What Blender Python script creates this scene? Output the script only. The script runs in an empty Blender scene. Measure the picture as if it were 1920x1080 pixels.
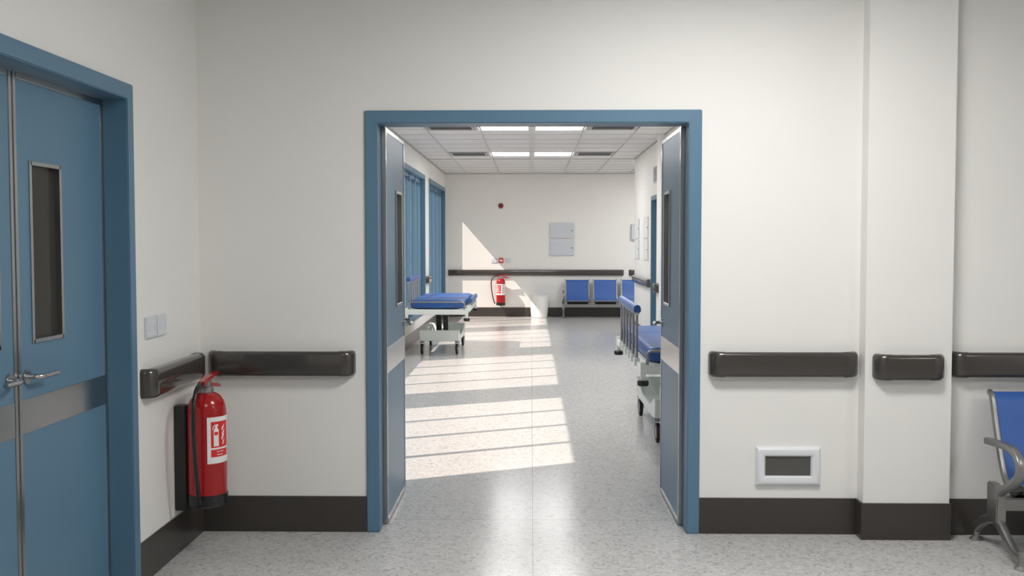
import bpy, bmesh, math
from mathutils import Matrix, Vector
R = math.radians
sc = bpy.context.scene
col = sc.collection

# ------------------------------------------------------------------ materials
def mat(name, rgb, rough=.5, metal=0., coat=0., spec=.5, bump=None, vary=None, coatr=.05):
    """principled paint; bump=(scale,strength), vary=(scale,amount) add procedural unevenness"""
    m = bpy.data.materials.new(name); m.use_nodes = True
    nt = m.node_tree; b = nt.nodes['Principled BSDF']
    b.inputs['Base Color'].default_value = (*rgb, 1)
    b.inputs['Roughness'].default_value = rough
    b.inputs['Metallic'].default_value = metal
    b.inputs['Coat Weight'].default_value = coat
    b.inputs['Coat Roughness'].default_value = coatr
    b.inputs['Specular IOR Level'].default_value = spec
    tc = nt.nodes.new('ShaderNodeTexCoord')
    if vary:
        n = nt.nodes.new('ShaderNodeTexNoise'); n.inputs['Scale'].default_value = vary[0]; n.inputs['Detail'].default_value = 3
        nt.links.new(tc.outputs['Object'], n.inputs['Vector'])
        r = nt.nodes.new('ShaderNodeMapRange')
        r.inputs['From Min'].default_value = .3; r.inputs['From Max'].default_value = .7
        r.inputs['To Min'].default_value = 1 - vary[1]; r.inputs['To Max'].default_value = 1 + vary[1]
        nt.links.new(n.outputs['Fac'], r.inputs['Value'])
        x = nt.nodes.new('ShaderNodeVectorMath'); x.operation = 'SCALE'; x.inputs[0].default_value = rgb
        nt.links.new(r.outputs['Result'], x.inputs['Scale']); nt.links.new(x.outputs['Vector'], b.inputs['Base Color'])
    if bump:
        n = nt.nodes.new('ShaderNodeTexNoise'); n.inputs['Scale'].default_value = bump[0]; n.inputs['Detail'].default_value = 2
        nt.links.new(tc.outputs['Object'], n.inputs['Vector'])
        u = nt.nodes.new('ShaderNodeBump'); u.inputs['Strength'].default_value = bump[1]; u.inputs['Distance'].default_value = .002
        nt.links.new(n.outputs['Fac'], u.inputs['Height']); nt.links.new(u.outputs['Normal'], b.inputs['Normal'])
    return m

M = {}
M['wall'] = mat('wall_paint', (.80, .791, .764), .55, spec=.35, bump=(180, .06), vary=(1.3, .01))
M['tile'] = mat('ceiling_tile', (.70, .70, .695), .8, bump=(260, .2), vary=(90, .05))
M['tbar'] = mat('ceiling_bar', (.60, .60, .595), .4)
M['groove'] = mat('ceiling_joint', (.40, .40, .40), .6)
M['ventdark'] = mat('vent_dark', (.10, .10, .10), .7)
M['ventgrey'] = mat('vent_grey', (.36, .36, .36), .5)
M['blue'] = mat('door_blue_paint', (.099, .198, .292), .38, spec=.4, bump=(300, .02), vary=(2, .015))
M['steel'] = mat('brushed_steel', (.45, .455, .46), .22, metal=1, vary=(60, .02))
M['chrome'] = mat('satin_chrome', (.5, .5, .5), .2, metal=1, vary=(60, .02))
M['brown'] = mat('brown_plastic', (.044, .038, .034), .22, spec=.5, coat=.6, coatr=.03, bump=(40, .01))
M['skirt'] = mat('brown_skirting', (.046, .040, .036), .28, spec=.5, vary=(2, .04))
M['white'] = mat('white_plastic', (.74, .76, .78), .32, vary=(5, .01))
M['plate'] = mat('switch_plastic', (.65, .67, .71), .3, vary=(5, .01))
M['grey'] = mat('grey_enamel', (.57, .60, .65), .4, vary=(5, .01))
M['red'] = mat('red_gloss', (.37, .007, .010), .2, coat=.25, spec=.4, coatr=.04, vary=(6, .02))
M['alarm'] = mat('alarm_red', (.17, .008, .012), .3, vary=(20, .02))
M['redprint'] = mat('red_print', (.68, .02, .022), .4, vary=(30, .02))
M['whiteprint'] = mat('white_print', (.82, .82, .82), .4, vary=(30, .01))
M['greenprint'] = mat('green_print', (.10, .25, .20), .4, vary=(30, .02))
M['greyprint'] = mat('grey_print', (.30, .33, .38), .4, vary=(30, .02))
M['black'] = mat('black_rubber', (.014, .014, .015), .27, bump=(200, .03))
M['bracket'] = mat('black_steel', (.018, .019, .018), .35, vary=(8, .05))
M['vinyl'] = mat('blue_vinyl', (.027, .098, .325), .36, bump=(160, .05), vary=(3, .03))
M['seat'] = mat('blue_seat_mesh', (.028, .105, .375), .42, bump=(700, .08), vary=(3, .03))
M['gurney'] = mat('white_enamel', (.70, .74, .71), .3, coat=.2, vary=(4, .01))
M['cast'] = mat('cast_aluminium', (.33, .33, .325), .36, metal=.85, bump=(120, .03))
M['tube'] = mat('grey_tube', (.30, .30, .31), .3, metal=.7, vary=(9, .02))
M['bin'] = mat('bin_plastic', (.80, .81, .79), .35, vary=(4, .01))
M['darkglass'] = mat('dark_vision_glass', (.036, .035, .031), .12, spec=.16, vary=(3, .03))
M['screen'] = mat('grey_display', (.085, .083, .078), .35, vary=(6, .02))
M['ground'] = mat('pale_paving', (.40, .39, .37), .8, vary=(2, .1))

def floor_mat():
    m = bpy.data.materials.new('vinyl_floor'); m.use_nodes = True
    nt = m.node_tree; N = nt.nodes.new; L = nt.links.new; b = nt.nodes['Principled BSDF']
    tc = N('ShaderNodeTexCoord')
    def noise(scale, detail, vec=None):
        n = N('ShaderNodeTexNoise'); n.inputs['Scale'].default_value = scale; n.inputs['Detail'].default_value = detail
        L(vec or tc.outputs['Object'], n.inputs['Vector']); return n
    warp = noise(14, 2)
    add = N('ShaderNodeVectorMath'); add.operation = 'MULTIPLY_ADD'
    L(warp.outputs['Color'], add.inputs[0]); add.inputs[1].default_value = (.05, .05, 0); L(tc.outputs['Object'], add.inputs[2])
    v = N('ShaderNodeTexVoronoi'); v.inputs['Scale'].default_value = 70; L(add.outputs[0], v.inputs['Vector'])
    sep = N('ShaderNodeSeparateColor'); L(v.outputs['Color'], sep.inputs[0])
    ramp = N('ShaderNodeValToRGB'); e = ramp.color_ramp.elements
    e[0].position = 0; e[0].color = (.35, .347, .34, 1); e[1].position = 1; e[1].color = (.56, .555, .545, 1)
    for p, c in ((.10, .41), (.24, .47), (.75, .505)):
        q = ramp.color_ramp.elements.new(p); q.color = (c, c * .987, c * .965, 1)
    L(sep.outputs[0], ramp.inputs[0])
    n2 = noise(120, 3)
    mx = N('ShaderNodeMix'); mx.data_type = 'RGBA'; mx.blend_type = 'OVERLAY'; mx.inputs[0].default_value = .35
    L(ramp.outputs[0], mx.inputs[6]); L(n2.outputs['Fac'], mx.inputs[7])
    # welded seams between the sheets
    xyz = N('ShaderNodeSeparateXYZ'); L(tc.outputs['Object'], xyz.inputs[0])
    def seam(sock, at, period, half):
        a = N('ShaderNodeMath'); a.operation = 'SUBTRACT'; L(sock, a.inputs[0]); a.inputs[1].default_value = at - period / 2
        w = N('ShaderNodeMath'); w.operation = 'FLOORED_MODULO'; L(a.outputs[0], w.inputs[0]); w.inputs[1].default_value = period
        s = N('ShaderNodeMath'); s.operation = 'SUBTRACT'; L(w.outputs[0], s.inputs[0]); s.inputs[1].default_value = period / 2
        d = N('ShaderNodeMath'); d.operation = 'ABSOLUTE'; L(s.outputs[0], d.inputs[0])
        l = N('ShaderNodeMath'); l.operation = 'LESS_THAN'; L(d.outputs[0], l.inputs[0]); l.inputs[1].default_value = half
        return l.outputs[0]
    s1 = seam(xyz.outputs[0], .008, 4.0, .0018); s2 = seam(xyz.outputs[1], 5.40, 12.0, .0025)
    mm = N('ShaderNodeMath'); mm.operation = 'MAXIMUM'; L(s1, mm.inputs[0]); L(s2, mm.inputs[1])
    mf = N('ShaderNodeMath'); mf.operation = 'MULTIPLY'; L(mm.outputs[0], mf.inputs[0]); mf.inputs[1].default_value = .65
    mx2 = N('ShaderNodeMix'); mx2.data_type = 'RGBA'; L(mf.outputs[0], mx2.inputs[0]); L(mx.outputs[2], mx2.inputs[6]); mx2.inputs[7].default_value = (.12, .12, .12, 1)
    L(mx2.outputs[2], b.inputs['Base Color'])
    b.inputs['Roughness'].default_value = .17; b.inputs['Specular IOR Level'].default_value = .13
    n3 = noise(55, 3, add.outputs[0])
    bp = N('ShaderNodeBump'); bp.inputs['Strength'].default_value = .22; bp.inputs['Distance'].default_value = .002
    L(n3.outputs['Fac'], bp.inputs['Height']); L(bp.outputs['Normal'], b.inputs['Normal'])
    return m
M['floor'] = floor_mat()

def emit_mat(name, rgb, strength):
    m = bpy.data.materials.new(name); m.use_nodes = True
    b = m.node_tree.nodes['Principled BSDF']
    b.inputs['Base Color'].default_value = (.8, .8, .8, 1)
    b.inputs['Emission Color'].default_value = (*rgb, 1); b.inputs['Emission Strength'].default_value = strength
    m.cycles.emission_sampling = 'FRONT'
    return m
M['lamp'] = emit_mat('light_diffuser', (1, .99, .975), 16.5)
M['lamp_near'] = emit_mat('light_diffuser', (1, .99, .974), 22.5)

def glass_mat():
    m = bpy.data.materials.new('window_glass'); m.use_nodes = True
    nt = m.node_tree; nt.nodes.remove(nt.nodes['Principled BSDF']); o = nt.nodes['Material Output']
    t = nt.nodes.new('ShaderNodeBsdfTransparent'); t.inputs[0].default_value = (.94, .96, .96, 1)
    g = nt.nodes.new('ShaderNodeBsdfGlossy'); g.inputs['Roughness'].default_value = .01
    f = nt.nodes.new('ShaderNodeFresnel')      # same reflectance from either side of the pane
    ge = nt.nodes.new('ShaderNodeNewGeometry'); mr = nt.nodes.new('ShaderNodeMapRange')
    mr.inputs['To Min'].default_value = 1.5; mr.inputs['To Max'].default_value = 1 / 1.5
    nt.links.new(ge.outputs['Backfacing'], mr.inputs['Value']); nt.links.new(mr.outputs[0], f.inputs['IOR'])
    x = nt.nodes.new('ShaderNodeMixShader')
    nt.links.new(f.outputs[0], x.inputs[0]); nt.links.new(t.outputs[0], x.inputs[1]); nt.links.new(g.outputs[0], x.inputs[2])
    nt.links.new(x.outputs[0], o.inputs['Surface'])
    return m
M['glass'] = glass_mat()

# ------------------------------------------------------------------ mesh builder
class MB:
    def __init__(s): s.bm = bmesh.new()
    def _merge(s, t, f=None):
        if f:
            for v in t.verts: v.co = f(v.co)
        me = bpy.data.meshes.new('t'); t.to_mesh(me); t.free(); s.bm.from_mesh(me); bpy.data.meshes.remove(me); return s
    def box(s, x0, x1, y0, y1, z0, z1, bev=0., seg=2, f=None):
        t = bmesh.new(); bmesh.ops.create_cube(t, size=1)
        for v in t.verts:
            v.co = Vector(((x0 + x1) / 2 + v.co.x * abs(x1 - x0), (y0 + y1) / 2 + v.co.y * abs(y1 - y0), (z0 + z1) / 2 + v.co.z * abs(z1 - z0)))
        if bev: bmesh.ops.bevel(t, geom=list(t.edges), offset=bev, segments=seg, affect='EDGES', clamp_overlap=True)
        return s._merge(t, f)
    def cyl(s, a, b, r, r2=None, n=20, bev=0., seg=2):
        a, b = Vector(a), Vector(b); t = bmesh.new(); d = b - a
        bmesh.ops.create_cone(t, cap_ends=True, segments=n, radius1=r, radius2=r if r2 is None else r2, depth=d.length)
        if bev: bmesh.ops.bevel(t, geom=[e for e in t.edges if abs(abs(e.verts[0].co.z) - d.length / 2) < 1e-6 and abs(e.verts[0].co.z - e.verts[1].co.z) < 1e-6], offset=bev, segments=seg, affect='EDGES')
        q = d.to_track_quat('Z', 'Y').to_matrix().to_4x4(); m = Matrix.Translation((a + b) / 2) @ q
        return s._merge(t, lambda c: m @ c)
    def lathe(s, prof, c=(0, 0, 0), n=32, a0=0., a1=2 * math.pi, f=None):
        """prof: (r,z) list turned about the z axis at c"""
        t = bmesh.new(); full = abs(a1 - a0 - 2 * math.pi) < 1e-6; k = n if full else n + 1; rings = []
        for i in range(k):
            a = a0 + (a1 - a0) * i / n
            rings.append([t.verts.new((c[0] + r * math.cos(a), c[1] + r * math.sin(a), c[2] + z)) for r, z in prof])
        for i in range(n):
            A, B = rings[i], rings[(i + 1) % k]
            for j in range(len(prof) - 1):
                try: t.faces.new((A[j], B[j], B[j + 1], A[j + 1]))
                except ValueError: pass
        if not full:
            for q in (rings[0], rings[-1]):
                try: t.faces.new(q)
                except ValueError: pass
        bmesh.ops.remove_doubles(t, verts=t.verts, dist=1e-6)
        return s._merge(t, f)
    def prism(s, poly, h0, h1, f, bev=0., seg=2):
        """poly (a,b) swept from h0 to h1, f(a,b,h)->xyz"""
        t = bmesh.new(); A = [t.verts.new((a, b, h0)) for a, b in poly]; B = [t.verts.new((a, b, h1)) for a, b in poly]; n = len(poly)
        t.faces.new(A); t.faces.new(B[::-1])
        for i in range(n): t.faces.new((A[i], A[(i + 1) % n], B[(i + 1) % n], B[i]))
        if bev:
            bmesh.ops.recalc_face_normals(t, faces=t.faces)
            bmesh.ops.bevel(t, geom=[e for e in t.edges if e.calc_face_angle(0) > R(25)], offset=bev, segments=seg, affect='EDGES', clamp_overlap=True)
        return s._merge(t, lambda c: Vector(f(c.x, c.y, c.z)))
    def tube(s, pts, r, n=10, smooth=0, caps=True, flat=None):
        """round (or flat=(half width, half height, side axis)) section swept along pts"""
        P = [Vector(p) for p in pts]
        for _ in range(smooth):
            Q = [P[0]]
            for a, b in zip(P, P[1:]): Q += [a * .75 + b * .25, a * .25 + b * .75]
            P = Q + [P[-1]]
        t = bmesh.new(); rings = []; ref = None
        for i, p in enumerate(P):
            d = (P[min(i + 1, len(P) - 1)] - P[max(i - 1, 0)]).normalized()
            if flat: u = Vector(flat[2]); u = (u - d * u.dot(d)).normalized()
            else:
                if ref is None: ref = Vector((0, 0, 1)) if abs(d.z) < .9 else Vector((1, 0, 0))
                u = (ref - d * ref.dot(d)).normalized(); ref = u
            w = d.cross(u); rr = r[i] if isinstance(r, (list, tuple)) else r; ring = []
            for k in range(n):
                a = 2 * math.pi * k / n; ca, sa = math.cos(a), math.sin(a)
                if flat:
                    e = .45; ca = math.copysign(abs(ca) ** e, ca) * flat[0]; sa = math.copysign(abs(sa) ** e, sa) * flat[1] * rr
                    ring.append(t.verts.new(p + u * ca + w * sa))
                else: ring.append(t.verts.new(p + (u * ca + w * sa) * rr))
            rings.append(ring)
        for A, B in zip(rings, rings[1:]):
            for k in range(n): t.faces.new((A[k], A[(k + 1) % n], B[(k + 1) % n], B[k]))
        if caps: t.faces.new(rings[0]); t.faces.new(rings[-1][::-1])
        return s._merge(t)
    def sphere(s, c, r, sq=(1, 1, 1), n=16):
        t = bmesh.new(); bmesh.ops.create_uvsphere(t, u_segments=n, v_segments=n // 2 + 2, radius=r)
        return s._merge(t, lambda v: Vector((c[0] + v.x * sq[0], c[1] + v.y * sq[1], c[2] + v.z * sq[2])))
    def wrap(s, poly, r, dr):
        """polygon in (degrees, z) laid round a cylinder of radius r, dr thick"""
        t = bmesh.new(); t.faces.new([t.verts.new((a, 0, z)) for a, z in poly])
        lo, hi = min(a for a, z in poly), max(a for a, z in poly)
        k = math.ceil(lo / 4) * 4
        while k < hi:
            bmesh.ops.bisect_plane(t, geom=list(t.verts) + list(t.edges) + list(t.faces), plane_co=(k, 0, 0), plane_no=(1, 0, 0)); k += 4
        for v in t.verts:
            a = R(v.co.x); v.co = Vector((r * math.sin(a), -r * math.cos(a), v.co.z))
        q = bmesh.ops.extrude_face_region(t, geom=list(t.faces))
        for v in [g for g in q['geom'] if isinstance(g, bmesh.types.BMVert)]:
            k = (r + dr) / r; v.co.x *= k; v.co.y *= k
        return s._merge(t)
    def build(s, name, m, parent=None, at=None, smooth=35):
        bmesh.ops.recalc_face_normals(s.bm, faces=s.bm.faces)
        if at is not None:
            for v in s.bm.verts: v.co -= Vector(at)
        me = bpy.data.meshes.new(name); s.bm.to_mesh(me); s.bm.free()
        me.materials.append(m)
        if smooth:
            me.shade_smooth(); me.set_sharp_from_angle(angle=R(smooth))
        o = bpy.data.objects.new(name, me); col.objects.link(o)
        if parent is not None: o.parent = parent
        elif at is not None: o.location = at
        return o

def empty(name, loc, rz=0.):
    o = bpy.data.objects.new(name, None); o.empty_display_size = .1
    o.location = loc; o.rotation_euler = (0, 0, rz); col.objects.link(o); return o
def tag(o, label, cat, group=None):
    o['label'] = label; o['category'] = cat
    if group: o['group'] = group
    return o
def thing(name, loc, label, cat, group=None, rz=0.): return tag(empty(name, loc, rz), label, cat, group)
def struct(o, label=None):
    o['kind'] = 'structure'
    if label: o['label'] = label
    return o
def dup(o, loc, label, rz=None):
    kids = {}
    for c in bpy.data.objects:
        if c.parent: kids.setdefault(c.parent.name, []).append(c)
    def cp(a, par):
        b = a.copy(); col.objects.link(b)
        if par is not None: b.parent = par
        for k in kids.get(a.name, []): cp(k, b)
        return b
    r = cp(o, None); r.location = loc; r['label'] = label
    if rz is not None: r.rotation_euler = (0, 0, rz)
    return r

# ------------------------------------------------------------------ measures
H = 2.917                       # ceiling
WX, WY = -1.712, 5.16           # waiting room: left wall and cross wall
CL, CR, YF = -1.756, 1.75, 20.53  # corridor: left, right and end wall
YB = 5.29                       # back of the cross wall
OX0, OX1, OZ = -.8516, .8665, 2.1758   # outside of the double door's frame
SX = 2.1166

# ------------------------------------------------------------------ shell
b = MB().box(-2.1, 4.6, -2.2, 20.8, -.12, 0); struct(b.build('floor', M['floor'], smooth=0))
b = MB().box(-2.1, 4.7, -2.3, WY + .06, H, H + .12); struct(b.build('ceiling', M['tile'], smooth=0))
b = MB().box(-2.1, 4.7, YB - .06, 20.8, H, H + .12); struct(b.build('ceiling', M['tile'], smooth=0))
# cross wall with the doorway
b = MB()
b.box(WX - .2, OX0 + .02, WY, YB, 0, H).box(OX1 - .02, 4.6, WY, YB, 0, H).box(OX0 + .02, OX1 - .02, WY, YB, OZ - .02, H)
struct(b.build('wall_front', M['wall'], smooth=0))
# waiting room: left wall with its double door, right and back walls
LD0, LD1 = 2.665, 4.284         # outer edges of the left door's frame
b = MB(); b.box(WX - .2, WX, LD1 - .02, WY, 0, H).box(WX - .2, WX, -2.2, LD0 + .02, 0, H).box(WX - .2, WX, LD0 + .02, LD1 - .02, 2.172 - .02, H)
struct(b.build('wall_left', M['wall'], smooth=0))
struct(MB().box(4.5, 4.7, -2.2, WY, 0, H).build('wall_right', M['wall'], smooth=0))
struct(MB().box(-2.1, 4.7, -2.4, -2.2, 0, H).build('wall_back', M['wall'], smooth=0))
# square pilaster on the cross wall
struct(MB().box(1.677, 2.1085, 5.064, WY, 0, H).build('wall_pilaster', M['wall'], smooth=0))

# corridor walls
WIN = [(5.645, 8.845), (9.48, 12.68), (13.43, 16.61), (17.27, 20.46)]
WZ0, WZ1 = .335, 2.615
xo = CL - .2
b = MB(); ys = YB
for y0, y1 in WIN:
    b.box(xo, CL, ys, y0 + .02, 0, H).box(xo, CL, y0 + .02, y1 - .02, 0, WZ0 + .02).box(xo, CL, y0 + .02, y1 - .02, WZ1 - .02, H); ys = y1 - .02
b.box(xo, CL, ys, YF + .2, 0, H)
struct(b.build('wall_left', M['wall'], smooth=0))
RD0, RD1 = 13.50, 14.70         # door in the corridor's right wall
b = MB(); b.box(CR, CR + .2, YB, RD0 + .02, 0, H).box(CR, CR + .2, RD1 - .02, 17.085, 0, H).box(CR, CR + .2, RD0 + .02, RD1 - .02, 2.156, H)
b.box(CR + .2, 4.6, 16.9, 17.085, 0, H)
struct(b.build('wall_right', M['wall'], smooth=0))
struct(MB().box(4.5, 4.7, 17.0, 20.53, 0, H).build('wall_right', M['wall'], smooth=0))
struct(MB().box(CL, 4.6, YF, YF + .2, 0, H).build('wall_end', M['wall'], smooth=0))
struct(MB().box(1.672, CR, 13.185, 13.48, 0, H).build('wall_pilaster', M['wall'], smooth=0))
struct(MB().box(-90, -1.957, -60, 90, -.5, -.3).build('ground', M['ground'], smooth=0))

# baseboards
BH = .187
def skirt(name, x0, x1, y0, y1): struct(MB().box(x0, x1, y0, y1, 0, BH, .0015, 1).build(name, M['skirt'], smooth=0))
skirt('baseboard_left', WX, WX + .008, LD1, WY - .008)
skirt('baseboard_left', WX, WX + .008, -2.2, LD0)
skirt('baseboard_front', WX, OX0, WY - .008, WY)
skirt('baseboard_front', OX1, 1.667, WY - .008, WY)
skirt('baseboard_front', SX, 4.5, WY - .008, WY)
b = MB().box(1.667, SX, 5.056, 5.064, 0, BH).box(1.667, 1.677, 5.064, WY, 0, BH).box(2.1085, SX, 5.064, WY, 0, BH)
struct(b.build('baseboard_pilaster', M['skirt'], smooth=0))
skirt('baseboard_left', CL, CL + .01, YB, YF)
skirt('baseboard_end', CL + .01, 4.5, YF - .01, YF)
skirt('baseboard_right', CR - .01, CR, 14.70, 17.085)
skirt('baseboard_right', CR - .01, CR, YB, 13.185)

# ceiling grid of the corridor
b = MB()
for x in (-1.32, -.66, 0, .66, 1.32, 1.98, 2.64, 3.3):
    b.box(x + .008 - .014, x + .008 + .014, YB, YF, H - .006, H + .002)
    b.box(x + .008 - .009, x + .008 + .009, YB, YF, H - .018, H - .004)
struct(b.build('trim_1', M['tbar'], smooth=0))
b = MB(); y = 12.58 - .6265 * 11
while y < YF:
    b.box(CL, 4.5 if y > 17.1 else CR, y - .006, y + .006, H - .003, H + .002); y += .6265
b.box(CL, CR, 17.05, 17.085, H - .006, H + .002)
struct(b.build('trim_2', M['groove'], smooth=0))
b = MB().box(CL, CL + .02, YB, YF, H - .012, H).box(CR - .02, CR, YB, 17.085, H - .012, H).box(CL, 4.5, YF - .02, YF, H - .012, H)
struct(b.build('trim_3', M['ventgrey'], smooth=0))

# ------------------------------------------------------------------ doors
def frame_mesh(f, u0, u1, fw, zt, d0, d1):
    """door lining: f(u,w,z) maps along-wall / depth / height"""
    return MB().prism([(u0, 0), (u0 + fw, 0), (u0 + fw, zt - fw), (u1 - fw, zt - fw), (u1 - fw, 0), (u1, 0), (u1, zt), (u0, zt)], d0, d1, lambda u, z, w: f(u, w, z), .004)
def leaf(parent, f, W, Ht, win, band, hz, hu, hdir=-1, t=.04, both=True):
    """door leaf: f(u,w,z): u from the hinge, w into the leaf (0 = face shown), parts hang under the leaf"""
    F = lambda c: Vector(f(c.x, c.y, c.z)); at = parent.location
    u0, u1, z0, z1 = win; e = .024; zb = .008
    b = MB()
    for bx in ((e, u0, zb + e, Ht - e), (u1, W - e, zb + e, Ht - e), (u0, u1, zb + e, z0), (u0, u1, z1, Ht - e)):
        b.box(bx[0], bx[1], 0, t, bx[2], bx[3], 0, 1, F)
    lf = b.build('leaf', M['blue'], parent, at, 0)
    b = MB()
    for bx in ((0, e, zb, Ht), (W - e, W, zb, Ht), (e, W - e, zb, zb + e), (e, W - e, Ht - e, Ht)): b.box(bx[0], bx[1], -.003, t + .003, bx[2], bx[3], .003, 2, F)
    o = b.build('edge_trim', M['steel'], lf, at); o['label'] = 'steel strip round the edges of the leaf'
    o = MB().box(e, W - e, -.0025, .004, band[0], band[1], .001, 1, F).build('kick_band', M['steel'], lf, at); o['label'] = 'wide brushed steel band across the leaf'
    b = MB(); g = .016
    for bx in ((u0 - .006, u0 + g - .006, z0 - .006, z1 + .006), (u1 - g + .006, u1 + .006, z0 - .006, z1 + .006), (u0, u1, z0 - .006, z0 + g - .006), (u0, u1, z1 - g + .006, z1 + .006)):
        b.box(bx[0], bx[1], -.006, t + .006, bx[2], bx[3], .0015, 1, F)
    o = b.build('vision_frame', M['steel'], lf, at); o['label'] = 'slim steel frame round the narrow window'
    o = MB().box(u0, u1, t / 2 - .003, t / 2 + .003, z0, z1, 0, 1, F).build('vision_pane', M['darkglass'], lf, at); o['label'] = 'narrow dark glass pane'
    for sgn, wf in ((-1, 0.), (1, t)) if both else ((-1, 0.),):
        b = MB()
        P = lambda u, w, z: f(u, wf + sgn * w, z)
        b.cyl(P(hu, .0, hz), P(hu, .009, hz), .026, n=28, bev=.002)
        pts = [P(hu, .006, hz), P(hu, .030, hz), P(hu + hdir * .006, .046, hz), P(hu + hdir * .03, .055, hz), P(hu + hdir * .07, .055, hz), P(hu + hdir * .125, .055, hz)]
        b.tube(pts, .0095, 12, smooth=2)
        o = b.build('handle', M['chrome'], lf, at); o['label'] = 'satin steel lever handle on a round rose'
    return lf

WIN_LEAF = (.395, .632, 1.145, 1.79); BAND = (.806, .944)
# door 1: the double doors standing open in the cross wall
d1 = struct(empty('door_1', (0, 5.2, 0)), 'blue double doors standing open between waiting room and corridor')
frame_mesh(lambda u, w, z: (u, w, z), OX0, OX1, .0656, OZ, 5.148, 5.284).box(OX0 + .0656, OX1 - .0656, 5.28, 5.325, OZ - .0656, OZ - .004).build('frame', M['blue'], d1, d1.location)
leaf(d1, lambda u, w, z: (-.766 - w, 5.288 + u, z), .768, 2.108, WIN_LEAF, BAND, 1.027, .71)
leaf(d1, lambda u, w, z: (.782 + w, 5.288 + u, z), .768, 2.108, WIN_LEAF, BAND, 1.027, .71)
# door 2: closed double doors in the waiting room's left wall
d2 = struct(empty('door_2', (-1.78, 3.476, 0)), 'closed blue double doors with steel bands in the left wall')
frame_mesh(lambda u, w, z: (w, u, z), LD0, LD1, .0665, 2.172, -1.83, -1.694).build('frame', M['blue'], d2, d2.location)
XL = -1.80
WL = (.395, .628, 1.144, 1.79)
leaf(d2, lambda u, w, z: (XL - w, LD1 - .068 - u, z), .739, 2.100, WL, (.822, .945), 1.025, .683, both=False)
leaf(d2, lambda u, w, z: (XL - w, LD0 + .068 + u, z), .739, 2.100, WL, (.822, .945), 1.025, .683, both=False)
# door 3: single blue door far down the corridor's right wall
d3 = struct(empty('door_3', (1.83, 14.1, 0)), 'blue door in the right corridor wall beyond the pilaster')
frame_mesh(lambda u, w, z: (w, u, z), RD0, RD1, .066, 2.176, CR - .012, CR + .15).build('frame', M['blue'], d3, d3.location)
leaf(d3, lambda u, w, z: (CR + .09 + w, RD1 - .067 - u, z), RD1 - RD0 - .134, 2.108, (.65, .88, 1.145, 1.79), BAND, 1.027, .98, both=False)

# ------------------------------------------------------------------ windows
for k, (y0, y1) in enumerate(WIN):
    w = struct(empty('window_%d' % (k + 1), (CL, (y0 + y1) / 2, WZ0)), 'tall blue framed corridor window with three upright mullions')
    at = w.location; fw = .07; F = lambda c: c
    b = MB(); x0, x1 = CL - .062, CL + .012
    b.box(x0, x1, y0, y0 + fw, WZ0, WZ1, .003, 1).box(x0, x1, y1 - fw, y1, WZ0, WZ1, .003, 1)
    b.box(x0, x1, y0 + fw, y1 - fw, WZ1 - fw, WZ1, .003, 1).box(x0, x1, y0 + fw, y1 - fw, WZ0, WZ0 + fw, .003, 1)
    b.build('frame', M['blue'], w, at)
    s = .06; x0, x1 = CL - .125, CL - .062
    b = MB(); b.box(x0, x1, y0 + fw - .01, y0 + fw + s, WZ0 + fw - .01, WZ1 - fw + .01).box(x0, x1, y1 - fw - s, y1 - fw + .01, WZ0 + fw - .01, WZ1 - fw + .01)
    b.box(x0, x1, y0 + fw + s, y1 - fw - s, WZ1 - fw - s, WZ1 - fw + .01).box(x0, x1, y0 + fw + s, y1 - fw - s, WZ0 + fw - .01, WZ0 + fw + s)
    b.build('sash', M['blue'], w, at, 0)
    a0, a1 = y0 + fw + s, y1 - fw - s
    for i in (1, 2, 3):
        ym = a0 + (a1 - a0) * i / 4
        MB().box(x0 + .005, x1 + .012, ym - .021, ym + .021, WZ0 + fw, WZ1 - fw, .003, 1).build('mullion', M['blue'], w, at)
    for i in range(4):
        p0 = a0 + (a1 - a0) * i / 4 + (.021 if i else 0); p1 = a0 + (a1 - a0) * (i + 1) / 4 - (.021 if i < 3 else 0)
        MB().box(CL - .098, CL - .092, p0, p1, WZ0 + fw + s, WZ1 - fw - s).build('pane', M['glass'], w, at, 0)

# ------------------------------------------------------------------ handrails
def handrail(loc, length, rz, label, p=.062, hh=.066, group='brown wall handrails'):
    """crash rail: length along local x, sticks out along local -y from the wall at y=0"""
    t = thing('handrail', loc, label, 'handrail', group, rz)
    k = hh / .066; q = p / .062
    prof = [(.0, -.058), (.040, -.064), (.050, -.0625), (.057, -.057), (.0600, -.050), (.062, -.046), (.062, .046), (.0600, .050), (.057, .057), (.050, .0625), (.040, .064), (.0, .058)]
    pr = [(a * q, c * k) for a, c in prof]
    a, e = p + .004, length - p - .004
    MB().prism([(-r, z) for r, z in pr], a, e, lambda y, z, x: (x, y, z)).build('rail', M['brown'], t)
    cap = [(r * 1.02 + (.001 if r else 0), z * 1.03) for r, z in pr]
    for xe, s in ((a, -1), (e, 1)):
        b = MB()
        b.lathe(cap, (0, 0, 0), 10, -math.pi / 2, 0, f=lambda c, xe=xe, s=s: Vector((xe + s * c.x, c.y, c.z)))
        b.prism([(-r, z) for r, z in cap], xe - s * .014, xe, lambda y, z, x: (x, y, z))
        b.build('end_cap', M['brown'], t)
    return t
ZR = .882
handrail((WX, 4.345, ZR), .745, math.pi / 2, 'dark brown handrail on the left wall above the fire extinguisher')
handrail((-1.672, WY, ZR), .768, 0, 'dark brown handrail between the left corner and the open doorway')
handrail((.906, WY, ZR), .764, 0, 'dark brown handrail right of the doorway, above the white framed wall box')
handrail((1.711, 5.064, ZR - .002), .358, 0, 'short brown handrail on the white pilaster')
handrail((2.13, WY, ZR), 1.5, 0, 'dark brown handrail above the near blue bench, right of the pilaster')
ZF = .898
handrail((CL + .055, YF, ZF), 3.59, 0, 'long brown handrail across the end wall behind the far extinguisher', .05, .061)
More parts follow.
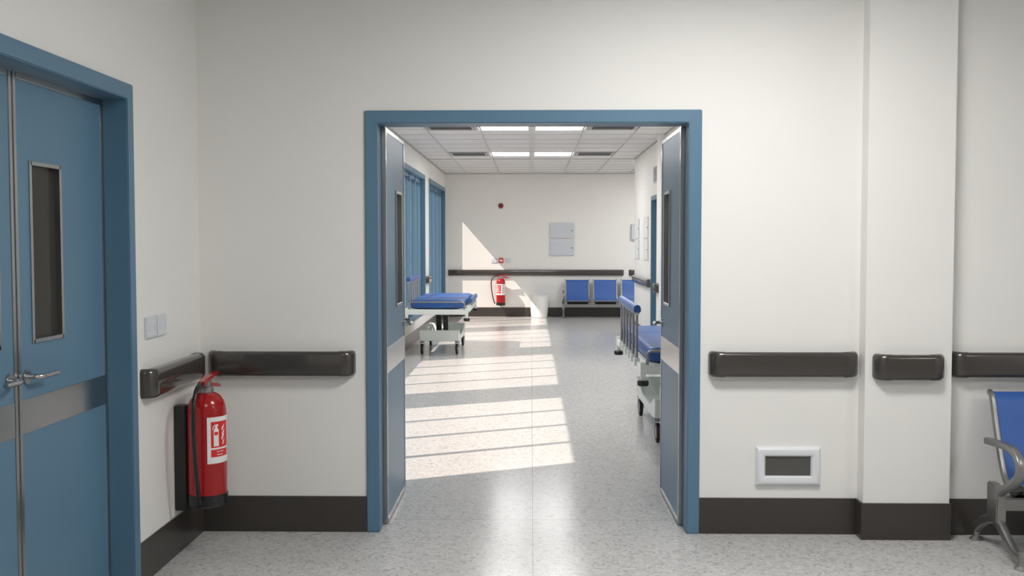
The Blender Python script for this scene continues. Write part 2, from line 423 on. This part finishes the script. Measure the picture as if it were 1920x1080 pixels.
handrail((1.985, YF, ZF), 1.6, 0, 'brown handrail end showing beside the corner of the right wall', .05, .061)
handrail((CL, 16.68, ZF - .01), .54, math.pi / 2, 'short brown handrail between two blue windows, behind the left gurney', .06, .061)
handrail((CR, 16.95, ZF + .01), 2.2, -math.pi / 2, 'brown handrail on the right corridor wall below the white cabinets', .06, .061)
handrail((1.672, 13.47, ZF + .01), .27, -math.pi / 2, 'tiny brown handrail on the corridor pilaster beside the far blue door', .06, .061)

# ------------------------------------------------------------------ fire extinguishers
def extinguisher(loc, rz, label):
    t = thing('fire_extinguisher', loc, label, 'fire extinguisher', 'red fire extinguishers', rz)
    r = .0915
    prof = [(0, .012), (.05, .010), (r - .012, .014), (r, .03), (r, .435), (r + .0015, .440), (r, .446)]
    for i in range(1, 13):
        a = i / 12 * math.pi / 2; prof.append((.026 + (r - .026) * math.cos(a), .446 + .096 * math.sin(a)))
    prof += [(.026, .55), (0, .55)]
    body = MB().lathe(prof, n=48).build('body', M['red'], t)
    MB().lathe([(0, 0), (r - .004, 0), (r + .003, .004), (r + .004, .056), (r + .001, .058), (r - .004, .057), (0, .057)], n=48).build('base_ring', M['black'], t)
    MB().lathe([(0, .54), (.034, .54), (.036, .546), (.034, .566), (.028, .570), (0, .570)], n=24).build('collar', M['cast'], t)
    b = MB().lathe([(0, .566), (.021, .566), (.021, .585), (.016, .6), (0, .6)], n=20)
    b.prism([(-.03, .572), (.034, .572), (.05, .583), (.05, .597), (-.02, .602), (-.035, .596)], -.014, .014, lambda x, z, y: (x, y, z), .003)
    b.cyl((-.03, 0, .59), (-.06, 0, .593), .012, n=14)
    b.build('valve', M['cast'], t)
    b = MB().prism([(-.082, .583), (-.075, .580), (-.02, .594), (.06, .603), (.145, .616), (.152, .622), (.14, .627), (.05, .620), (-.03, .612), (-.08, .602)], -.017, .017, lambda x, z, y: (x, y, z), .003)
    o = b.build('lever', M['red'], t); o['label'] = 'red squeeze lever on top'
    b = MB().prism([(.03, .582), (.09, .577), (.15, .566), (.182, .552), (.184, .545), (.17, .546), (.10, .556), (.03, .566)], -.014, .014, lambda x, z, y: (x, y, z), .002)
    o = b.build('carry_handle', M['red'], t); o['label'] = 'fixed red carrying handle'
    b = MB().tube([(-.045, 0, .593), (-.10, 0, .594), (-.155, 0, .568), (-.192, 0, .50), (-.196, 0, .42), (-.182, 0, .27), (-.152, 0, .12), (-.128, 0, .052)], .0105, 12, smooth=3)
    b.cyl((-.130, 0, .058), (-.122, 0, .030), .013, .011, 14)
    o = b.build('hose', M['black'], t); o['label'] = 'black rubber hose hanging down the side'
    z1, h = .433, .222; zz = lambda v: z1 - h * v
    lab = MB().wrap([(-72, zz(0)), (72, zz(0)), (72, zz(1)), (-72, zz(1))], r, .0006).build('label_sheet', M['whiteprint'], t)
    lab['label'] = 'white instruction label with red fire symbol'
    b = MB(); rr = r + .0006
    b.wrap([(-61, zz(.10)), (3, zz(.10)), (3, zz(.66)), (-61, zz(.66))], rr, .0004)
    b.wrap([(-61, zz(.70)), (3, zz(.70)), (3, zz(.86)), (-61, zz(.86))], rr, .0004)
    for i in range(4):
        b.wrap([(42, zz(.14 + .19 * i)), (52, zz(.14 + .19 * i)), (52, zz(.24 + .19 * i)), (42, zz(.24 + .19 * i))], rr, .0004)
    b.build('red_panel', M['redprint'], lab)
    b = MB(); r2 = rr + .0004
    B = lambda pts: b.wrap([(a, zz(v)) for a, v in pts], r2, .0003)
    # white extinguisher pictogram, its red band left open between two pieces
    B([(-53, .63), (-53, .39), (-37, .39), (-37, .63)])
    B([(-53, .32), (-53, .29), (-51, .25), (-48, .225), (-42, .225), (-39, .25), (-37, .29), (-37, .32)])
    B([(-53, .40), (-53, .31), (-51, .31), (-51, .40)]); B([(-39, .40), (-39, .31), (-37, .31), (-37, .40)])
    B([(-48, .235), (-48, .19), (-44, .15), (-38, .17), (-39, .20), (-42, .21), (-42, .235)])
    B([(-57, .27), (-56, .22), (-52, .18), (-47, .155), (-46, .18), (-51, .20), (-54, .235), (-55, .27)])
    for a, v, s in ((-22, .22, 1), (-21, .33, 1.05), (-23, .42, 1.1), (-20, .53, .8)):
        B([(a - 4 * s, v + .075), (a - 3 * s, v + .02), (a + 3 * s, v - .02), (a + 7 * s, v - .05), (a + 6 * s, v + .0), (a + 2 * s, v + .05), (a - 1 * s, v + .09)])
    for a0, a1, v in ((-43, -39, .735), (-38, -34, .735), (-31, -27, .735), (-26, -20, .735), (-42, -36, .80), (-34, -28, .80), (-27, -22, .80)):
        x = a0
        while x < a1 - .8:
            B([(x, v), (x + 1.3, v), (x + 1.3, v + .026), (x, v + .026)]); x += 2.2
    b.build('pictogram', M['whiteprint'], lab)
    b = MB()
    for i in range(4):
        for a, g in ((20, 8), (31, 6)):
            b.wrap([(a, zz(.13 + .19 * i)), (a + g, zz(.13 + .19 * i)), (a + g, zz(.25 + .19 * i)), (a, zz(.25 + .19 * i))], rr, .0004)
    b.build('symbol_column', M['greyprint'], lab)
    return t
extinguisher((-1.562, 4.785, .242), math.pi / 2, 'large red fire extinguisher on the left wall of the near room')
extinguisher((-.617, YF - .1445, .240), 0, 'distant red fire extinguisher on the sunlit end wall of the corridor')
br = tag(MB().box(WX, -1.6545, 4.752, 4.818, .215, .722, .004, 2).build('extinguisher_bracket', M['bracket'], None, (WX, 4.785, .215)),
         'black wall bracket behind the near red extinguisher', 'bracket', 'extinguisher wall brackets')
br2 = tag(MB().box(-.65, -.584, YF - .052, YF, .222, .70, .004, 2).build('extinguisher_bracket', M['bracket'], None, (-.617, YF, .222)),
          'black wall bracket hidden behind the distant extinguisher on the end wall', 'bracket', 'extinguisher wall brackets')

# ------------------------------------------------------------------ switches, alarm, cabinets
def switch(loc, rz, label, w=.122, h=.098, d=.010):
    t = thing('light_switch', loc, label, 'switch', 'white double light switches', rz)
    MB().box(-w / 2, w / 2, -d, 0, -h / 2, h / 2, .003, 2).build('plate', M['plate'], t)
    for s in (-1, 1):
        b = MB(); c = s * w * .235
        b.box(c - w * .215, c + w * .215, -d - .003, -d + .001, -h * .43, h * .43, .0015, 1)
        ro = b.build('rocker', M['plate'], t)
        MB().prism([(c - .0035, h * .16), (c + .0035, h * .16), (c + .008, -h * .17), (c - .008, -h * .17)], -d - .005, -d - .001, lambda x, z, y: (x, y, z), .001, 1).build('indicator', M['grey'], ro)
    return t
switch((WX, 4.468, 1.123), math.pi / 2, 'white double switch on the left wall, the one nearer the blue doors')
switch((WX, 4.594, 1.123), math.pi / 2, 'white double switch on the left wall, the one nearer the corner')
switch((-.755, YF, 1.147), 0, 'small white switch on the end wall left of the red call point', .118, .098, .012)
switch((-.470, YF, 1.147), 0, 'small white switch on the end wall right of the red call point', .118, .098, .012)
t = thing('call_point', (-.614, YF, 1.147), 'square red fire call point between two white switches on the end wall', 'fire alarm')
MB().box(-.047, .047, -.03, 0, -.05, .05, .005, 2).build('housing', M['redprint'], t)
MB().box(-.027, .027, -.0325, -.028, -.022, .018, .001, 1).build('break_glass', M['whiteprint'], t)
t = thing('alarm_sounder', (-.618, YF, 2.256), 'round dark red alarm sounder high on the end wall', 'fire alarm')
fx = lambda c: Vector((c.x, -c.z, c.y))
MB().lathe([(0, 0), (.052, 0), (.052, .02), (.044, .028), (0, .028)], n=28, f=fx).build('base', M['alarm'], t)
MB().lathe([(.036, .026), (.036, .045), (.028, .06), (.012, .066), (0, .066)], n=28, f=fx).build('dome', M['alarm'], t)
def cabinet(loc, rz, label, w=.49, h=.306, d=.03, group='wall service cabinets', m='grey'):
    t = thing('wall_cabinet', loc, label, 'cabinet', group, rz)
    MB().box(-w / 2, w / 2, -d * .6, 0, -h / 2, h / 2, .003, 1).build('box', M[m], t)
    do = MB().box(-w / 2 - .002, w / 2 + .002, -d, -d * .6, -h / 2 - .002, h / 2 + .002, .004, 2).build('door', M[m], t)
    b = MB().cyl((w / 2 - .05, -d, 0), (w / 2 - .05, -d - .004, 0), .009, n=16).box(w / 2 - .066, w / 2 - .034, -d - .007, -d - .003, -.006, .006, .001, 1)
    o = b.build('lock', M['black'], do); o['label'] = 'small black turn lock'
    return t
cabinet((.631, YF, 1.752), 0, 'grey wall cabinet on the end wall, upper of the two')
cabinet((.631, YF, 1.402), 0, 'grey wall cabinet on the end wall, lower of the two')
cabinet((2.27, YF, 1.729), 0, 'bluish cabinet edge on the end wall, half hidden by the right wall corner', .47, .314, .07)
rp = -math.pi / 2
for y, n in ((16.625, 'farther'), (15.355, 'nearer')):
    for z, v in ((1.735, 'upper'), (1.40, 'lower')):
        cabinet((CR, y, z), rp, 'pale cabinet on the right corridor wall, %s one of the %s pair' % (v, n), .59, .318, .014, 'pale cabinets on the right corridor wall', 'white')
t = thing('wall_grille', (CR, 14.14, 2.464), 'white louvred air grille above the blue door in the right corridor wall', 'vent', None, rp)
b = MB(); b.box(-.29, .29, -.012, 0, .105, .122, .002, 1).box(-.29, .29, -.012, 0, -.122, -.105, .002, 1).box(-.29, -.27, -.012, 0, -.105, .105).box(.27, .29, -.012, 0, -.105, .105)
b.build('frame', M['white'], t)
MB().box(-.275, .275, -.003, -.0005, -.11, .11).build('backing', M['ventdark'], t)
for i in range(9):
    z = -.092 + i * .023
    MB().prism([(-.012, z - .007), (-.010, z - .008), (-.003, z + .004), (-.005, z + .006)], -.272, .272, lambda y, z, x: (x, y, z)).build('slat', M['white'], t, smooth=0)

# framed wall box low on the cross wall
t = thing('wall_box', (1.32, WY, .354), 'white framed dark wall box low on the wall right of the doorway', 'wall box')
ow, oh, iw, ih = .165, .1, .116, .050
b = MB(); bm = b.bm
secs = [(0., 0.), (.010, 0.), (.018, .10), (.0235, .30), (.0235, .55), (.018, .85), (.008, 1.), (.0, 1.)]
def corner(sx, sz, d, k): return (sx * (ow + (iw - ow) * k), -d, sz * (oh + (ih - oh) * k))
rings = [[bm.verts.new(corner(sx, sz, d, k)) for sx, sz in ((-1, -1), (1, -1), (1, 1), (-1, 1))] for d, k in secs]
for A, B in zip(rings, rings[1:]):
    for i in range(4): bm.faces.new((A[i], A[(i + 1) % 4], B[(i + 1) % 4], B[i]))
b.build('frame', M['white'], t, smooth=30)
MB().box(-iw - .002, iw + .002, -.006, -.0005, -ih - .002, ih + .002).build('panel', M['screen'], t)

# ------------------------------------------------------------------ ceiling fittings
def light(x0, x1, y0, y1, label, m='lamp', group='ceiling light panels'):
    c = ((x0 + x1) / 2, (y0 + y1) / 2, H); w, l = (x1 - x0) / 2, (y1 - y0) / 2
    t = thing('ceiling_light', c, label, 'ceiling light', group)
    b = MB(); e = .012
    b.box(-w, w, -l, -l + e, -.008, -.0005).box(-w, w, l - e, l, -.008, -.0005).box(-w, -w + e, -l + e, l - e, -.008, -.0005).box(w - e, w, -l + e, l - e, -.008, -.0005)
    b.build('frame', M['tbar'], t, smooth=0)
    b = MB(); bm = b.bm           # open pan: glowing underside with a low rim
    lo = [bm.verts.new((sx * (w - e), sy * (l - e), -.0095)) for sx, sy in ((-1, -1), (-1, 1), (1, 1), (1, -1))]
    hi = [bm.verts.new((v.co.x, v.co.y, -.003)) for v in lo]
    bm.faces.new(lo)
    for k in range(4): bm.faces.new((lo[k], hi[k], hi[(k + 1) % 4], lo[(k + 1) % 4]))
    o = b.build('diffuser', M[m], t, smooth=0)
    if o.data.polygons[0].normal.z > 0: o.data.flip_normals()
    return t
for y, n in ((8.33, 'hidden behind the door head, nearest row'), (12.02, 'second row from the end wall'), (15.74, 'row nearest the end wall')):
    for x0, x1, s in ((-.625, -.028, 'left'), (.045, .64, 'right')):
        light(x0, x1, y, y + .61, 'bright square corridor ceiling light, %s one, %s' % (s, n))
light(.40, 1.40, 3.32, 3.87, 'waiting room ceiling light above the floor right of the doorway, out of view', 'lamp_near')
light(3.2, 3.9, 1.6, 2.0, 'waiting room ceiling light above the bench side, out of view', 'lamp_near')
light(-.95, -.25, 1.0, 1.35, 'waiting room ceiling light above the camera, out of view', 'lamp_near')
light(2.3, 3.5, 18.3, 18.9, 'ceiling light of the side bay, hidden by the right corridor wall')
def ceiling_vent(x0, x1, y0, y1, label):
    c = ((x0 + x1) / 2, (y0 + y1) / 2, H); w, l = (x1 - x0) / 2, (y1 - y0) / 2
    t = thing('ceiling_vent', c, label, 'vent', 'square ceiling air vents')
    b = MB(); e = .045
    for a in ((-w, w, -l, -l + e), (-w, w, l - e, l), (-w, -w + e, -l + e, l - e), (w - e, w, -l + e, l - e)): b.box(*a, -.012, -.0005)
    b.build('frame', M['ventgrey'], t, smooth=0)
    MB().box(-w + .02, w - .02, -l + .02, l - .02, -.003, -.0005).build('backing', M['ventdark'], t, smooth=0)
    for i in range(6):
        y = -l + e + (2 * l - 2 * e) * (i + .5) / 6
        MB().prism([(y - .030, -.010), (y + .024, -.004), (y + .026, -.006), (y - .028, -.013)], -w + e, w - e, lambda y, z, x: (x, y, z)).build('slat', M['ventgrey'], t, smooth=0)
for y, n in ((12.02, 'second row from the end wall'), (15.735, 'row nearest the end wall')):
    for x0, x1, s in ((-1.285, -.69, 'left'), (.70, 1.30, 'right')):
        ceiling_vent(x0, x1, y, y + .60, 'grey square vent %s of the corridor lights, %s' % (s, n))

# ------------------------------------------------------------------ bin
t = thing('waste_bin', (.163, 20.29, 0), 'white tapered waste bin by the end wall between extinguisher and bench', 'bin')
MB().lathe([(0, .004), (.15, .0), (.163, .008), (.197, .436), (.192, .436), (.158, .02), (0, .016)], n=40).build('body', M['bin'], t)
MB().lathe([(.192, .434), (.203, .434), (.206, .440), (.206, .450), (.202, .455), (.194, .455), (.190, .448), (.192, .434)], n=40).build('rim', M['bin'], t)

# ------------------------------------------------------------------ waiting benches
def bench(loc, n, label):
    t = thing('waiting_bench', loc, label, 'bench', 'blue waiting benches')
    step = .562; L = step * n - .01
    MB().box(.0, L, -.02, .05, .210, .272, .006, 2).build('beam', M['cast'], t)
    arm = [(.125, .524), (.06, .528), (-.01, .533), (-.10, .534), (-.165, .522), (-.205, .488), (-.215, .44), (-.19, .40), (-.13, .362), (-.06, .325), (-.005, .285), (.015, .245)]
    for x in (0., L):
        P = lambda pts: [(x, y, z) for y, z in pts]
        b = MB().prism([(-.032, .19), (.075, .19), (.078, .335), (.02, .335), (-.035, .29)], x - .022, x + .022, lambda y, z, h: (h, y, z), .006)
        b.tube(P(arm), [.85] * 20 + [.95] * 40, 16, smooth=2, flat=(.019, .0195, (1, 0, 0)))
        o = b.build('armrest', M['cast'], t); o['label'] = 'curved grey armrest rising from the leg'
        b = MB().box(x - .024, x + .024, -.036, .072, .150, .238, .006, 2)
        b.tube(P([(.0, .16), (-.05, .135), (-.11, .09), (-.17, .055), (-.215, .045), (-.245, .048)]), [1.25, 1.2, 1.1] + [.9] * 40, 14, smooth=2, flat=(.018, .026, (1, 0, 0)))
        b.tube(P([(.02, .165), (.07, .15), (.13, .13), (.18, .10), (.21, .075), (.228, .06)]), .95, 14, smooth=2, flat=(.018, .024, (1, 0, 0)))
        for y, zt in ((-.247, .085), (.228, .094)):
            b.cyl((x, y, .008), (x, y, zt), .0155, n=16, bev=.003)
        lg = b.build('leg', M['cast'], t)
        for y in (-.247, .228):
            MB().lathe([(0, .0), (.034, .0), (.034, .004), (.020, .014), (.012, .02), (0, .02)], (x, y, 0), 24).build('foot', M['cast'], lg)
    back = [(.232, .752), (.205, .742), (.190, .71), (.165, .63), (.125, .52), (.085, .42), (.045, .352), (.0, .322), (-.06, .325), (-.12, .348), (-.155, .357), (-.172, .345)]
    for i in range(n):
        x0 = i * step + .040; x1 = x0 + .490
        th = .006
        n_ = len(back); off = []
        for k in range(n_):
            a = Vector(back[max(k - 1, 0)]); c = Vector(back[min(k + 1, n_ - 1)]); d = (c - a).normalized(); off.append((back[k][0] - d.y * th, back[k][1] + d.x * th))
        s = MB().prism(back + off[::-1], x0 + .018, x1 - .018, lambda y, z, h: (h, y, z)).build('seat', M['seat'], t, smooth=50)
        for x in (x0 + .012, x1 - .012):
            MB().tube([(x, y, z) for y, z in back], 1., 12, smooth=2, flat=(.012, .014, (1, 0, 0))).build('side_frame', M['cast'], s)
        MB().tube([(x0 + .012, -.172, .343), (x1 - .012, -.172, .343)], .010, 10).build('front_edge', M['cast'], s)
        MB().prism([(-.125, .342), (-.02, .314), (.05, .328), (.05, .274), (-.01, .274), (-.06, .305)], x0 + .035, x1 - .035, lambda y, z, h: (h, y, z), .003).build('seat_bracket_shade', M['black'], s)  # black bracket, widened across the seat to stand in for the shadow beneath
    return t
bench((2.255, 4.852, 0), 3, 'blue steel framed waiting bench at the right edge of the near room')
bench((.648, 20.235, 0), 3, 'distant blue waiting bench against the end wall of the corridor')

# ------------------------------------------------------------------ gurneys
def gurney(loc, label, right_up, rz=0.):
    t = thing('gurney', loc, label, 'hospital bed', 'blue hospital gurneys', rz)
    W, L = .393, 1.0
    b = MB()
    for s in (-1, 1):
        b.box(-W - .005, W + .005, s * L - .018, s * L + .018, .566, .634, .006, 2)
        b.box(s * W - .016, s * W + .016, -L, L, .572, .626, .006, 2)
    fr = b.build('frame', M['gurney'], t)
    for sx in (-1, 1):
        for sy in (-1, 1):
            MB().box(sx * W - .020, sx * W + .020, sy * L - .020, sy * L + .020, .518, .652, .005, 2).build('corner_post', M['gurney'], fr)
            MB().lathe([(0, .482), (.034, .482), (.041, .488), (.042, .512), (.036, .521), (0, .521)], (sx * W, sy * L, 0), 28).build('bumper', M['black'], fr)
    # deck with a shallow lip
    b = MB().prism([(-.355, .652), (-.355, .636), (-.25, .620), (.25, .620), (.355, .636), (.355, .652), (.25, .634), (-.25, .634)], -.965, .965, lambda x, z, y: (x, y, z))
    b.build('deck', M['gurney'], t)
    # mattress, in two cushions with a rounded rim
    pro = [(0, .644), (.30, .644), (.338, .650), (.350, .662), (.352, .72), (.345, .738), (.328, .748), (.30, .752), (0, .754)]
    def cush(y0, y1):
        m = MB(); bm = m.bm; rows = []
        n = 9; r = .05
        ysec = [(y0, .90, -.012), (y0 + .006, .965, -.004), (y0 + .018, .99, 0), (y0 + .04, 1., 0), (y1 - .04, 1., 0), (y1 - .018, .99, 0), (y1 - .006, .965, -.004), (y1, .90, -.012)]
        for y, k, dz in ysec:
            half = [(x * (1 if x < .29 else k if x > .3 else 1 - (1 - k) * .8), .698 + (z - .698) * (1 + dz * 9)) for x, z in pro]
            ring = [(-x, z) for x, z in half[::-1]][:-1] + half[0:]
            pts = [(x, z) for x, z in half] + [(-x, z) for x, z in half[::-1][1:-1]]
            rows.append([bm.verts.new((x, y, z)) for x, z in pts])
        for A, B in zip(rows, rows[1:]):
            for i in range(len(A)): bm.faces.new((A[i], A[(i + 1) % len(A)], B[(i + 1) % len(A)], B[i]))
        bm.faces.new(rows[0]); bm.faces.new(rows[-1][::-1])
        return m
    cush(-.955, .30).build('mattress', M['vinyl'], t, smooth=50)
    cush(.306, .955).build('mattress', M['vinyl'], t, smooth=50)
    # end bows
    for s in (-1, 1):
        y = s * (L - .002)
        MB().tube([(-.362, y, .62), (-.362, y, .66), (-.362, y, .73), (-.28, y, .73), (0, y, .73), (.28, y, .73), (.362, y, .73), (.362, y, .66), (.362, y, .62)], .011, 12, smooth=3).build('end_bow', M['tube'], t)
    # side rails
    ys = [-.68 + 1.26 * i / 5 for i in range(6)]
    for sx, up in ((-1, True), (1, right_up)):
        x = sx * (W + .012); dy, zt = (0, .985) if up else (.30, .690)
        D = [(.022, -.03), (.026, -.018), (.026, .006), (.018, .022), (.0, .029), (-.018, .022), (-.026, .006), (-.026, -.018), (-.022, -.03)]
        b = MB().prism([(x + a, zt + .030 + c) for a, c in D], ys[0] - .04 + dy, ys[-1] + .04 + dy, lambda a, c, y: (a, y, c), .004)
        ra = b.build('side_rail', M['vinyl'], t); ra['label'] = 'blue padded side rail on grey bars'
        for y in ys:
            MB().tube([(x, y, .60), (x, y + dy, zt)], .0105, 10).build('rail_bar', M['tube'], ra)
            MB().box(x - .020, x + .020, y - .022, y + .022, .588, .650, .005, 2).build('lower_clamp', M['gurney'], ra)
            MB().box(x - .017, x + .017, y + dy - .020, y + dy + .020, zt - .018, zt + .003, .004, 2).build('upper_clamp', M['gurney'], ra)
    # lifting columns in bellows
    for cx, y in ((-.030, -.33), (.004, .36)):
        b = MB(); k = 14; z0, z1 = .205, .60
        prof = []
        for i in range(k):
            za = z0 + (z1 - z0) * i / k; zb = z0 + (z1 - z0) * (i + .5) / k; prof += [(.045, za), (.054, zb)]
        prof = [(0, z0)] + prof + [(.05, z1), (0, z1)]
        b.lathe(prof, (cx, y, 0), 4, R(45), R(405))
        o = b.build('lift_column', M['black'], t, smooth=20); o['label'] = 'black ribbed bellows column'
    # base tray with dipping sides
    zs = lambda y: .235 + .095 * min(1, max(0, (abs(y) - .26) / .30)) ** 1.6
    n = 24; ysn = [-.66 + 1.32 * i / n for i in range(n + 1)]
    top = [(y, zs(y)) for y in ysn]
    low = [(.66, .19), (.60, .186), (.50, .172), (-.50, .172), (-.60, .186), (-.66, .19)]
    b = MB()
    for s in (-1, 1): b.prism(top + low, s * .247, s * .265, lambda y, z, x: (x, y, z), .003, 1)
    for s in (-1, 1):
        b.box(-.25, .25, s * .660 - .0, s * .640, .19, .33, .003, 1)
        b.prism([(s * .640, .33), (s * .625, .33), (s * .44, .200), (s * .44, .186), (s * .640, .186)], -.25, .25, lambda y, z, x: (x, y, z))
    b.box(-.25, .25, -.5, .5, .178, .202)
    ba = b.build('base_tray', M['gurney'], t)
    b = MB().prism([(-.20, .20), (-.20, .395), (-.19, .405), (-.12, .405), (-.10, .39), (-.06, .29), (-.075, .285), (-.125, .37), (-.165, .37), (-.165, .20)], -.50, -.43, lambda x, z, y: (x, y, z), .004)
    b.build('pedal_cover', M['bin'], ba)
    for sx in (-1, 1):
        for sy in (-1, 1):
            x, y = sx * .235, sy * .59
            ca = MB().box(x - .026, x + .026, y - .030, y + .030, .155, .196, .010, 2).cyl((x, y, .19), (x, y, .215), .014, n=14)
            ca.box(x - .026, x - .020, y - .012, y + .014, .062, .17, .002, 1).box(x + .020, x + .026, y - .012, y + .014, .062, .17, .002, 1)
            ca = ca.build('caster', M['tube'], t)
            fy = lambda c, x=x, y=y: Vector((x + c.z, y + c.x, .072 + c.y))
            MB().lathe([(.052, -.016), (.066, -.016), (.071, -.011), (.072, 0), (.071, .011), (.066, .016), (.052, .016), (.052, -.016)], n=32, f=fy).build('tyre', M['black'], ca)
            MB().lathe([(0, -.013), (.02, -.017), (.024, -.012), (.053, -.013), (.053, .013), (.024, .012), (.02, .017), (0, .013)], n=32, f=fy).build('wheel_hub', M['gurney'], ca)
    return t
gurney((-1.236, 14.1, 0), 'blue hospital gurney by the left windows, its right side rail folded down', False)
gurney((1.19, 8.155, 0), 'blue hospital gurney half hidden behind the right open door leaf', True)

# ------------------------------------------------------------------ light, sky, camera
sun = bpy.data.lights.new('sun', 'SUN'); sun.energy = 5.0; sun.angle = R(.53); sun.color = (1, .815, .71)
so = bpy.data.objects.new('sun', sun); col.objects.link(so)
so.rotation_euler = Vector((1, .485, -1.145)).to_track_quat('-Z', 'Y').to_euler(); so.location = (-20, 0, 20)
w = bpy.data.worlds.new('sky'); sc.world = w; w.use_nodes = True
nt = w.node_tree; bg = nt.nodes['Background']
sky = nt.nodes.new('ShaderNodeTexSky'); sky.sky_type = 'NISHITA'; sky.sun_disc = False
sky.dust_density = .4; sky.sun_elevation = R(46); sky.sun_rotation = R(-64)
nt.links.new(sky.outputs[0], bg.inputs[0]); bg.inputs[1].default_value = .065

cam = bpy.data.cameras.new('camera'); co = bpy.data.objects.new('camera', cam); col.objects.link(co)
cam.sensor_width = 36; cam.lens = 36 * 1886.5 / 1920; cam.clip_end = 200
co.matrix_world = Matrix.Translation((0, 0, 1.5)) @ Matrix.Rotation(.0191, 4, 'Z') @ Matrix.Rotation(math.pi / 2 - .0446, 4, 'X') @ Matrix.Rotation(-.0005, 4, 'Z')
sc.camera = co
vs = sc.view_settings; sc.display_settings.display_device = 'sRGB'
vs.view_transform = 'Standard'; vs.look = 'None'; vs.gamma = 1; vs.use_curve_mapping = False; vs.exposure = 0.67
sc.cycles.use_denoising = True
sc.cycles.max_bounces = 16; sc.cycles.diffuse_bounces = 8; sc.cycles.glossy_bounces = 6; sc.cycles.transparent_max_bounces = 12
sc.cycles.sample_clamp_indirect = 8
